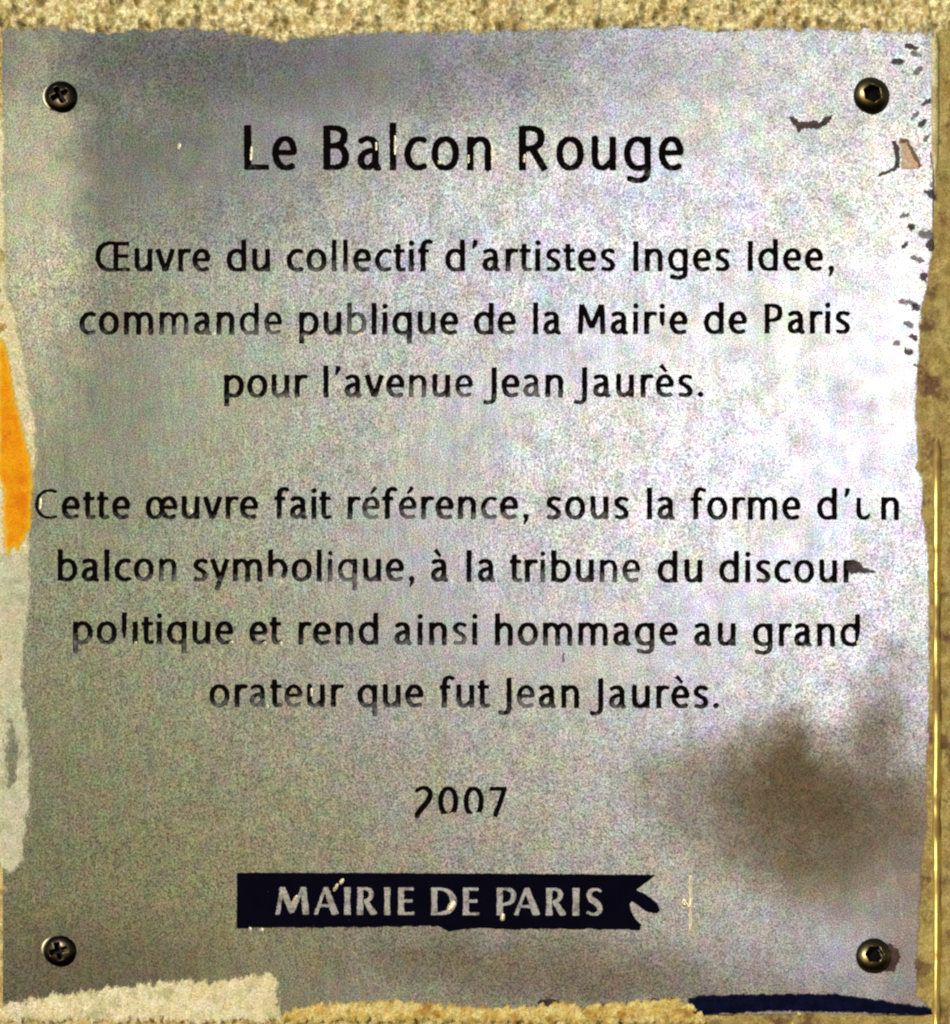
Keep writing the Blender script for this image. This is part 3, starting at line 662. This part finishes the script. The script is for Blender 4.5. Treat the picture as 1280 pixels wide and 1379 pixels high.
# ------------------------------------------------------------------ paint, grime and mortar as relief
def relief(name, poly, mat, parent, thick=2.0, edge=3.0, wob=2.5, wsz=9, rough=0.4, rsz=5, step=1.5, sink=1.6, seed=20, follow=True, pexp=1.0, holes=(), streak=(1, 1), soft=None, base=0.0):
    xs_ = [p[0] for p in poly]; ys_ = [p[1] for p in poly]; m = wob+edge+2+(soft or edge)
    gx, gy = np.meshgrid(np.arange(min(xs_)-m, max(xs_)+m, step), np.arange(min(ys_)-m, max(ys_)+m, step))
    d = poly_sdf(gx, gy, poly)
    for hpoly in holes: d = np.maximum(d, -poly_sdf(gx, gy, hpoly))
    sf = edge*(2.2 if edge > 2 else 1.0) if soft is None else soft
    d = d + wob*fbm(gx/(wsz*streak[0]), gy/(wsz*streak[1]), seed, 3, 0.6)*1.6
    prof = sst(edge*0.3, -edge*1.4, d)
    h = 0.12 + base + prof*thick + prof*rough*fbm(gx/(rsz*streak[0]), gy/(rsz*streak[1]), seed+3, 4, 0.55)*2
    if follow: h = h + buckle(gx, gy)
    h = np.maximum(h, buckle(gx, gy)+0.12)
    ny, nx = gx.shape; keep = (d < sf*0.8)
    cell = keep[:-1, :-1] | keep[1:, :-1] | keep[:-1, 1:] | keep[1:, 1:]
    idx = -np.ones(gx.shape, int); used = np.zeros(gx.shape, bool)
    used[:-1, :-1] |= cell; used[1:, :-1] |= cell; used[:-1, 1:] |= cell; used[1:, 1:] |= cell
    idx[used] = np.arange(used.sum())
    cx, cy = float(np.mean(xs_)), float(np.mean(ys_)); org = P(cx, cy, 0)
    ux, uy, uh = gx[used], gy[used], h[used]
    vs = np.stack([(ux-PW/2)*S-org.x, -uh*S-org.y, (PH/2-uy)*S-org.z], 1)
    yy, xx = np.nonzero(cell)
    fc = np.stack([idx[yy, xx], idx[yy+1, xx], idx[yy+1, xx+1], idx[yy, xx+1]], 1)
    o = mesh_obj(name, vs, fc.tolist(), mat, parent, True)
    ca = o.data.attributes.new('cover', 'FLOAT', 'POINT'); ca.data.foreach_set('value', sst(sf*0.8, -sf*1.0, d[used]).astype(np.float32))
    o.location = org-(parent.location if parent else Vector((0, 0, 0)))
    return o

tag(relief('paint_patch', [(-6, 150), (8, 160), (8, 300), (10, 400), (22, 425), (30, 470), (42, 530), (50, 600), (48, 650), (43, 665), (42, 720), (38, 748), (-6, 752)], M_LEMON, plaque, 0.5, 3, 2.5, 14, 0.15, 6, seed=31, soft=9), 'pale yellow paint fringe down the left edge')
tag(relief('paint_patch', [(-2, 448), (7, 462), (15, 495), (20, 530), (29, 570), (38, 605), (45, 640), (44, 685), (42, 712), (32, 728), (24, 746), (18, 738), (12, 748), (7, 735), (4, 700), (5, 660), (-2, 640)], M_ORANGE, plaque, 0.4, 2.5, 1.5, 12, 0.2, 5, base=0.9, seed=35, soft=10), 'bright orange paint daub on the left edge')
tag(relief('paint_patch', [(-6, 744), (34, 742), (42, 765), (44, 800), (38, 835), (34, 875), (31, 915), (31, 940), (40, 985), (41, 1050), (38, 1115), (30, 1160), (16, 1176), (4, 1168), (-6, 1150)], M_PALE, plaque, 0.7, 3, 3.0, 12, 0.25, 6, seed=41, soft=9,
    holes=([(14, 962), (20, 975), (26, 1020), (22, 1052), (14, 1060), (10, 1020)],), streak=(1, 3)), 'thin pale green paint smear down the left edge')
tag(relief('paint_patch', [(-14, 1376), (-14, 1354), (20, 1350), (60, 1342), (125, 1334), (170, 1327), (240, 1321), (300, 1320), (342, 1314), (360, 1308), (373, 1318), (378, 1345), (384, 1376)], M_CREAM, plaque, 2.0, 5, 5.0, 9, 0.8, 6, seed=45, streak=(0.7, 1.6), soft=9), 'cream paint smear along the bottom left')
tag(relief('paint_patch', [(376, 1376), (384, 1362), (430, 1352), (480, 1349), (520, 1346), (560, 1350), (640, 1354), (700, 1356), (740, 1352), (800, 1354), (850, 1348), (905, 1345), (932, 1350), (960, 1374), (960, 1379), (376, 1376)], M_YELLOW, plaque, 2.6, 5, 5.0, 9, 1.5, 6, seed=51, streak=(0.7, 1.6), soft=8), 'ochre yellow paint crust along the bottom edge')
tag(relief('paint_patch', [(928, 1345), (940, 1341), (1060, 1338), (1120, 1338), (1180, 1346), (1256, 1357), (1259, 1367), (1240, 1369), (1200, 1366), (1150, 1364), (1040, 1362), (960, 1366), (932, 1368)], M_BLUE, plaque, 1.0, 2.0, 1.5, 9, 0.3, 6, seed=57, soft=4), 'dark blue paint stroke at the bottom right')
# dark flecks and scuffs near the right edge
def flecks(name, items, mat, lab):
    objs = []
    for k, (x, y, a, b, r) in enumerate(items):
        n = 14; c, s = math.cos(r), math.sin(r)
        a *= 1.15; b *= 1.0
        poly = [(x+a*math.cos(t)*c-b*math.sin(t)*s, y+a*math.cos(t)*s+b*math.sin(t)*c) for t in [2*math.pi*j/n for j in range(n)]]
        o = relief(name, poly, mat, plaque, 0.35, 2.0, 1.8, 4, 0.12, 3, 0.9, 0.9, 60+k, soft=3.2)
        o['label'] = lab; objs.append(o)
    return objs
dk = [(1228, 63, 9, 4, .3), (1234, 72, 8, 4, .35), (1208, 83, 9, 4, -.1), (1237, 95, 7, 4, -.7), (1251, 136, 9, 3, -.5), (1232, 156, 7, 4, -.8), (1243, 166, 6, 4, -.7), (1248, 186, 6, 3, -.9), (1258, 215, 4, 16, 0),
      (1259, 246, 5, 9, .2), (1257, 262, 11, 5, .5), (1218, 290, 6, 4, -.2), (1228, 306, 5, 5, .4), (1250, 316, 12, 6, .2), (1254, 330, 6, 9, 0), (1236, 349, 9, 4, .3), (1244, 372, 5, 6, 0),
      (1222, 407, 12, 4, .2), (1234, 414, 7, 5, .8), (1224, 437, 7, 4, .6), (1231, 455, 6, 4, .6), (1209, 462, 5, 4, 0), (1224, 474, 6, 5, 0), (1241, 471, 4, 5, 0), (1219, 330, 6, 3, -.8), (1235, 492, 4, 3, 0)]
flecks('paint_fleck', [d for i, d in enumerate(dk) if i % 2 == 0], M_DARK, 'dark grime fleck by the right edge')
flecks('paint_fleck', [d for i, d in enumerate(dk) if i % 2 == 1], M_GREY, 'grey grime fleck by the right edge')
flecks('paint_fleck', [(818, 1356, 8, 6, 0), (740, 1350, 14, 5, 0), (868, 1353, 7, 5, .3), (882, 1347, 6, 4, .2), (904, 1350, 8, 5, -.4), (912, 1358, 5, 4, 0), (826, 1372, 10, 4, .6)], M_DARK, 'dark chip in the crust along the bottom edge')
tag(relief('scuff_mark', [(1061, 158), (1069, 156), (1076, 163), (1088, 163), (1098, 161), (1104, 165), (1111, 156), (1121, 155), (1117, 165), (1107, 171), (1100, 174), (1088, 172), (1080, 174), (1076, 178), (1072, 172)], M_DARK, plaque, 0.5, 1.0, 1.0, 4, 0.2, 3, 0.8, 0.9, 91, soft=2.6), 'dark wing shaped scuff beside the top right screw')
tag(relief('scuff_mark', [(1201, 190), (1207, 188), (1212, 200), (1212, 226), (1200, 233), (1183, 238), (1184, 233), (1204, 226), (1206, 214)], M_DARK, plaque, 0.4, 1.0, 0.9, 4, 0.2, 3, 0.8, 0.9, 92, soft=2.6), 'dark hooked scuff below the top right screw')
tag(relief('paint_patch', [(1210, 187), (1222, 188), (1228, 200), (1240, 222), (1236, 228), (1213, 228), (1214, 205)], M_FLESH, plaque, 0.5, 1.2, 1.2, 5, 0.2, 3, 0.9, 0.9, 93), 'bared beige primer chip near the top right screw')
tag(relief('scuff_mark', [(1212, 186), (1223, 187), (1230, 200), (1243, 222), (1238, 227), (1226, 206), (1220, 194), (1210, 194)], M_RUST, plaque, 0.7, 1.2, 1.0, 4, 0.2, 3, 0.8, 0.9, 100, soft=3.0), 'brown border of the bared chip near the top right screw')
tag(relief('scuff_mark', [(1140, 757), (1150, 755), (1158, 757), (1164, 764), (1179, 770), (1170, 773), (1160, 771), (1152, 773), (1146, 775), (1141, 768)], M_DARK, plaque, 0.5, 1.0, 1.2, 4, 0.2, 3, 0.8, 0.9, 94, soft=2.6), 'dark smear over the end of the second line of the lower text')
tag(relief('scuff_mark', [(758, 880), (760, 878), (761, 890), (759, 893), (757, 890)], M_GREY, plaque, 0.2, 0.8, 0.5, 4, 0.1, 3, 0.6, 0.6, 95), 'short grey scratch under the word hommage')
tag(relief('scuff_mark', [(683, 962), (684.5, 962), (681.5, 972), (678, 982), (676.5, 981), (680, 971)], M_GREY, plaque, 0.2, 0.8, 0.4, 4, 0.1, 3, 0.6, 0.6, 96), 'short grey scratch under the last line')
tag(relief('scratch', [(929.4, 1180), (930.8, 1180), (931.3, 1213), (930.8, 1253), (929.0, 1253), (928.9, 1213)], M_RIM, plaque, 0.8, 0.5, 0.3, 8, 0.15, 3, 0.5, 0.6, 97), 'thin cream vertical scratch right of the ribbon')
tag(relief('scratch', [(919, 1222), (921, 1212), (924, 1216), (927, 1220), (922, 1221)], M_GLINT, plaque, 0.9, 0.8, 0.5, 4, 0.2, 3, 0.5, 0.6, 98), 'small white chip right of the ribbon')
# nicks where the enamel edge is gone, pale metal painting in their glints
nicks = [(452.5, 1195, 2, 6, .5), (460, 1187, 2.4, 5, .6), (397, 1212, 2.2, 8, .5), (677, 1235, 3, 5, .2), (608, 1220, 5, 9, .6), (353, 1252.5, 2.4, 2.4, 0), (337, 1251, 2, 2, 0), (242, 197, 2, 4, .2), (339, 207, 1.0, 11, .05),
         (532.6, 195, 0.9, 16, 0), (592, 218, 2.4, 2.8, .3), (631, 214, 1.0, 6, 0), (663, 207, 1.0, 14, 0), (706.5, 213, 1.4, 6, .1), (507, 197, .9, 6, 0), (897, 447, 2.6, 3.2, 0), (257, 688, 2.6, 3.2, 0), (288, 448.5, 2.4, 1.6, 0),
         (312, 865, 2.4, 1.2, -.3), (357, 866, 2.0, 1.6, 0), (379, 866, 1.6, 1.6, 0), (183, 866, 1.6, 1.6, 0), (54, 678, 1.2, 9, .1), (485, 450, 4, 1.2, -.3), (378, 783, 3, 1.2, 0), (1156, 866, 1.6, 3, 0), (420, 932, 1.0, 6, 0), (1180, 776, 2, 2, 0), (360, 951, 2, 1.6, 0)]
for k, (x, y, a, b, r) in enumerate(nicks):
    n = 10; c, s = math.cos(r), math.sin(r)
    a *= 0.66; b *= 0.8; poly = [(x+a*math.cos(t)*c-b*math.sin(t)*s, y+a*math.cos(t)*s+b*math.sin(t)*c) for t in [2*math.pi*j/n for j in range(n)]]
    o = relief('glint_nick', poly, M_GLINT, plaque, 0.5, 0.5, 0.3, 3, 0.15, 2, 0.5, 0.8, 120+k)

# ------------------------------------------------------------------ wall
def axis(a, b, step, far):
    c = list(np.arange(a, b, step)); o = []; s = step; x = c[-1]
    while x < b+far: s *= 1.25; x += s; o.append(x)
    i = []; s = step; x = a
    while x > a-far: s *= 1.25; x -= s; i.append(x)
    return np.array(i[::-1]+c+o)
ax_ = axis(-60, 1345, 2.4, 2600); ay_ = axis(-60, 1440, 2.4, 2600)
gx, gy = np.meshgrid(ax_, ay_)
under = sst(0, -26, poly_sdf(gx, gy, [(PX0, PY0), (PX1, PY0), (PX1, PY1), (PX0, PY1)]))
lump = fbm(gx/11, gy/13, 140, 4, 0.6)
h = -4 + 9*lump*(1-under) + 5*fbm(gx/60, gy/60, 150, 3)*(1-under) - 3*under
right = sst(1236, 1262, gx)*sst(20, 70, gy); h = h*(1-right) + right*(-3.0+1.6*fbm(gx/24, gy/30, 160, 4))
ny, nx = gx.shape; idx = np.arange(ny*nx).reshape(ny, nx)
fc = np.stack([idx[:-1, :-1].ravel(), idx[1:, :-1].ravel(), idx[1:, 1:].ravel(), idx[:-1, 1:].ravel()], 1)
vs = np.stack([((gx-PW/2)*S).ravel(), (-h*S).ravel(), ((PH/2-gy)*S).ravel()], 1)
wall = mesh_obj('wall', vs, fc.tolist(), M_WALL, None, True)
tag(wall, 'rough yellow rendered wall around the plaque', None, None, 'structure')
# band of rough render lapping over the top edge of the plate
top_poly = [(-70, -70), (1350, -70), (1350, 44), (1262, 46), (1200, 44), (1080, 40), (960, 40), (860, 36), (740, 40), (600, 43), (480, 45), (440, 52), (370, 54), (330, 46), (250, 38), (180, 42), (120, 46), (60, 38), (0, 42), (-70, 40)]
tr = relief('render_band', top_poly, M_RENDER, wall, 2.6, 8, 4.5, 14, 9.0, 12, 1.6, 3.0, 170, follow=False, streak=(0.8, 1.3), soft=9)
# mortar lapping over the right edge
rp = [(1350, 30), (1264, 40), (1263, 120), (1262, 190), (1259, 240), (1257, 300), (1256, 335), (1250, 362), (1246, 395), (1240, 415), (1237, 470), (1235, 520), (1233, 560), (1237, 600), (1234, 630), (1243, 650), (1241, 690), (1249, 730), (1251, 800),
      (1250, 900), (1250, 1000), (1246, 1040), (1247, 1110), (1241, 1160), (1238, 1230), (1234, 1300), (1234, 1340), (1250, 1356), (1258, 1364), (1240, 1368), (1100, 1364), (1000, 1366), (955, 1374), (955, 1450), (1350, 1450)]
rr = relief('mortar_edge', rp, M_WALLR, wall, 2.0, 5, 1.6, 22, 0.8, 12, 1.8, 2.4, 180, follow=False, soft=7)
rr['label'] = 'brown stained mortar lapping over the right edge'

# ------------------------------------------------------------------ lit mortar ridge right of the plaque, its gleam made by a brass-coloured bead
def bead(name, x, y0, y1, r, mat, parent=None, h0=3.0, wob=0.8, org=None, amp=1.0):
    n = int((y1-y0)/5)+1; m = 12; vs = []; fs = []
    for i in range(n+1):
        y = y0+(y1-y0)*i/n; cx = x+wob*float(vn(y/90, 1.3, 33)); rr_ = r*(1+0.35*amp*float(fbm(y/26, 4.4, 35, 3)))
        rr_ *= float(sst(0, 22, y-y0))*float(sst(0, 70, y1-y))*0.9+0.1
        for j in range(m+1):
            a = math.pi*j/m; vs.append(P(cx-math.cos(a)*rr_, y, h0-1.5+math.sin(a)*rr_*1.3)-org)
    for i in range(n):
        for j in range(m): a = i*(m+1)+j; fs.append([a, a+m+1, a+m+2, a+1])
    return mesh_obj(name, vs, fs, mat, parent, True)
strip = empty('lit_ridge', P(1263, 1440, 2)); tag(strip, 'thin lit mortar ridge right of the plaque, its gleam given by brass colour', 'mortar ridge')
bead('bead', 1262.5, 585, 1560, 5.6, M_LIT_RIDGE, strip, org=strip.location)
o = bead('mortar_ridge', 1260, 40, 262, 5.2, M_RIDGE, wall, 1.4, 0.8, Vector((0, 0, 0))); o['label'] = 'pale mortar ridge by the top right corner'

# ------------------------------------------------------------------ screws
def hexd(x, y, r):
    k = [abs(x*math.cos(a)+y*math.sin(a)) for a in (0, math.pi/3, 2*math.pi/3)]; return max(k)-r
def cross(x, y, L_, t):
    c = lambda a, b: max(abs(a)-L_, abs(b)-t)
    return min(c(x, y), c(y, x))
def screw(px, py, r, kind, rot, mat, lab, hgt=0.42, rim=None, tilt=(0, 0, 0)):
    z0 = float(buckle(px, py)); root = empty('screw', P(px, py, z0)); root.rotation_euler = tilt; tag(root, lab, 'screw', 'screws holding the plaque')
    nr, na = 30, 72; vs = []; fs = []; sock = []
    def height(x, y):
        q = min(1.0, math.hypot(x, y)/r)
        h = r*hgt*math.sqrt(max(0, 1-q**2.6))+0.6*(1 if q < 1 else 0)
        c, s = math.cos(rot), math.sin(rot); u, v = x*c+y*s, -x*s+y*c
        d = hexd(u, v, r*0.40) if kind == 'hex' else cross(u, v, r*0.52, r*0.13)
        return h - max(0.0, min(1.0, (0.6-d)/1.6))*r*(0.42 if kind == 'hex' else 0.34), d
    for i in range(nr+1):
        for j in range(na):
            a = 2*math.pi*j/na; q = (i/nr)**0.9*r; x, y = q*math.cos(a), q*math.sin(a); h, d = height(x, y)
            if i == nr: h = -r*0.3
            vs.append(Vector((x*S, -h*S, y*S))); sock.append(d)
    fh = []; fk = []
    for i in range(nr):
        for j in range(na):
            a, b = i*na+j, i*na+(j+1) % na; f = [a, b, b+na, a+na]
            (fk if max(sock[k] for k in f) < -0.9 else fh).append(f)
    mesh_obj('head', vs, fh, mat, root, True); mesh_obj('socket', vs, fk, M_SOCK, root, True)
    if rim:
        a0, a1, wdt = rim; vs = []; fs = []; n = 40; m = 8
        for i in range(n+1):
            t = a0+(a1-a0)*i/n; k = math.sin(math.pi*i/n)**0.6*wdt+0.05
            for j in range(m+1):
                b = math.pi*j/m; R = r+0.4-math.cos(b)*k+0.3; vs.append(Vector((R*math.cos(t)*S, -(math.sin(b)*k*1.2)*S, R*math.sin(t)*S)))
        for i in range(n):
            for j in range(m): a = i*(m+1)+j; fs.append([a, a+1, a+m+2, a+m+1])
        mesh_obj('rim', vs, fs, M_RIM, root, True)
    return root
screw(84.5, 131, 21.5, 'cross', 0.5, M_SCREW, 'blackened cross head screw at the top left of the plaque', 0.34, (2.3, 4.1, 2.8), (-0.05, 0, 0.1))
screw(1175, 129.5, 24.5, 'hex', 0.2, M_SCREWB, 'dark domed screw at the top right of the plaque', 0.55, None, (0.05, 0, 0.30))
screw(82.5, 1281, 21.5, 'cross', 0.25, M_SCREW, 'blackened cross head screw at the bottom left of the plaque', 0.34, (2.1, 3.5, 3.4), (0, 0, 0.12))
screw(1178, 1287, 24, 'hex', 0.5, M_SCREWB, 'bronzed domed screw at the bottom right, dark on its right side', 0.52, None, (-0.12, 0, 0.30))
tag(relief('scuff_mark', [(1192, 1268), (1206, 1274), (1214, 1285), (1209, 1298), (1204, 1310), (1196, 1308), (1190, 1304)], M_DARK, plaque, 0.3, 2.0, 3.0, 5, 0.2, 4, 1.0, 1.2, 99, soft=2.6), 'dark patch beside the bottom right screw')  # dark patch laid along the right side of the screw
print('letters', lcount, 'verts', len(V2))
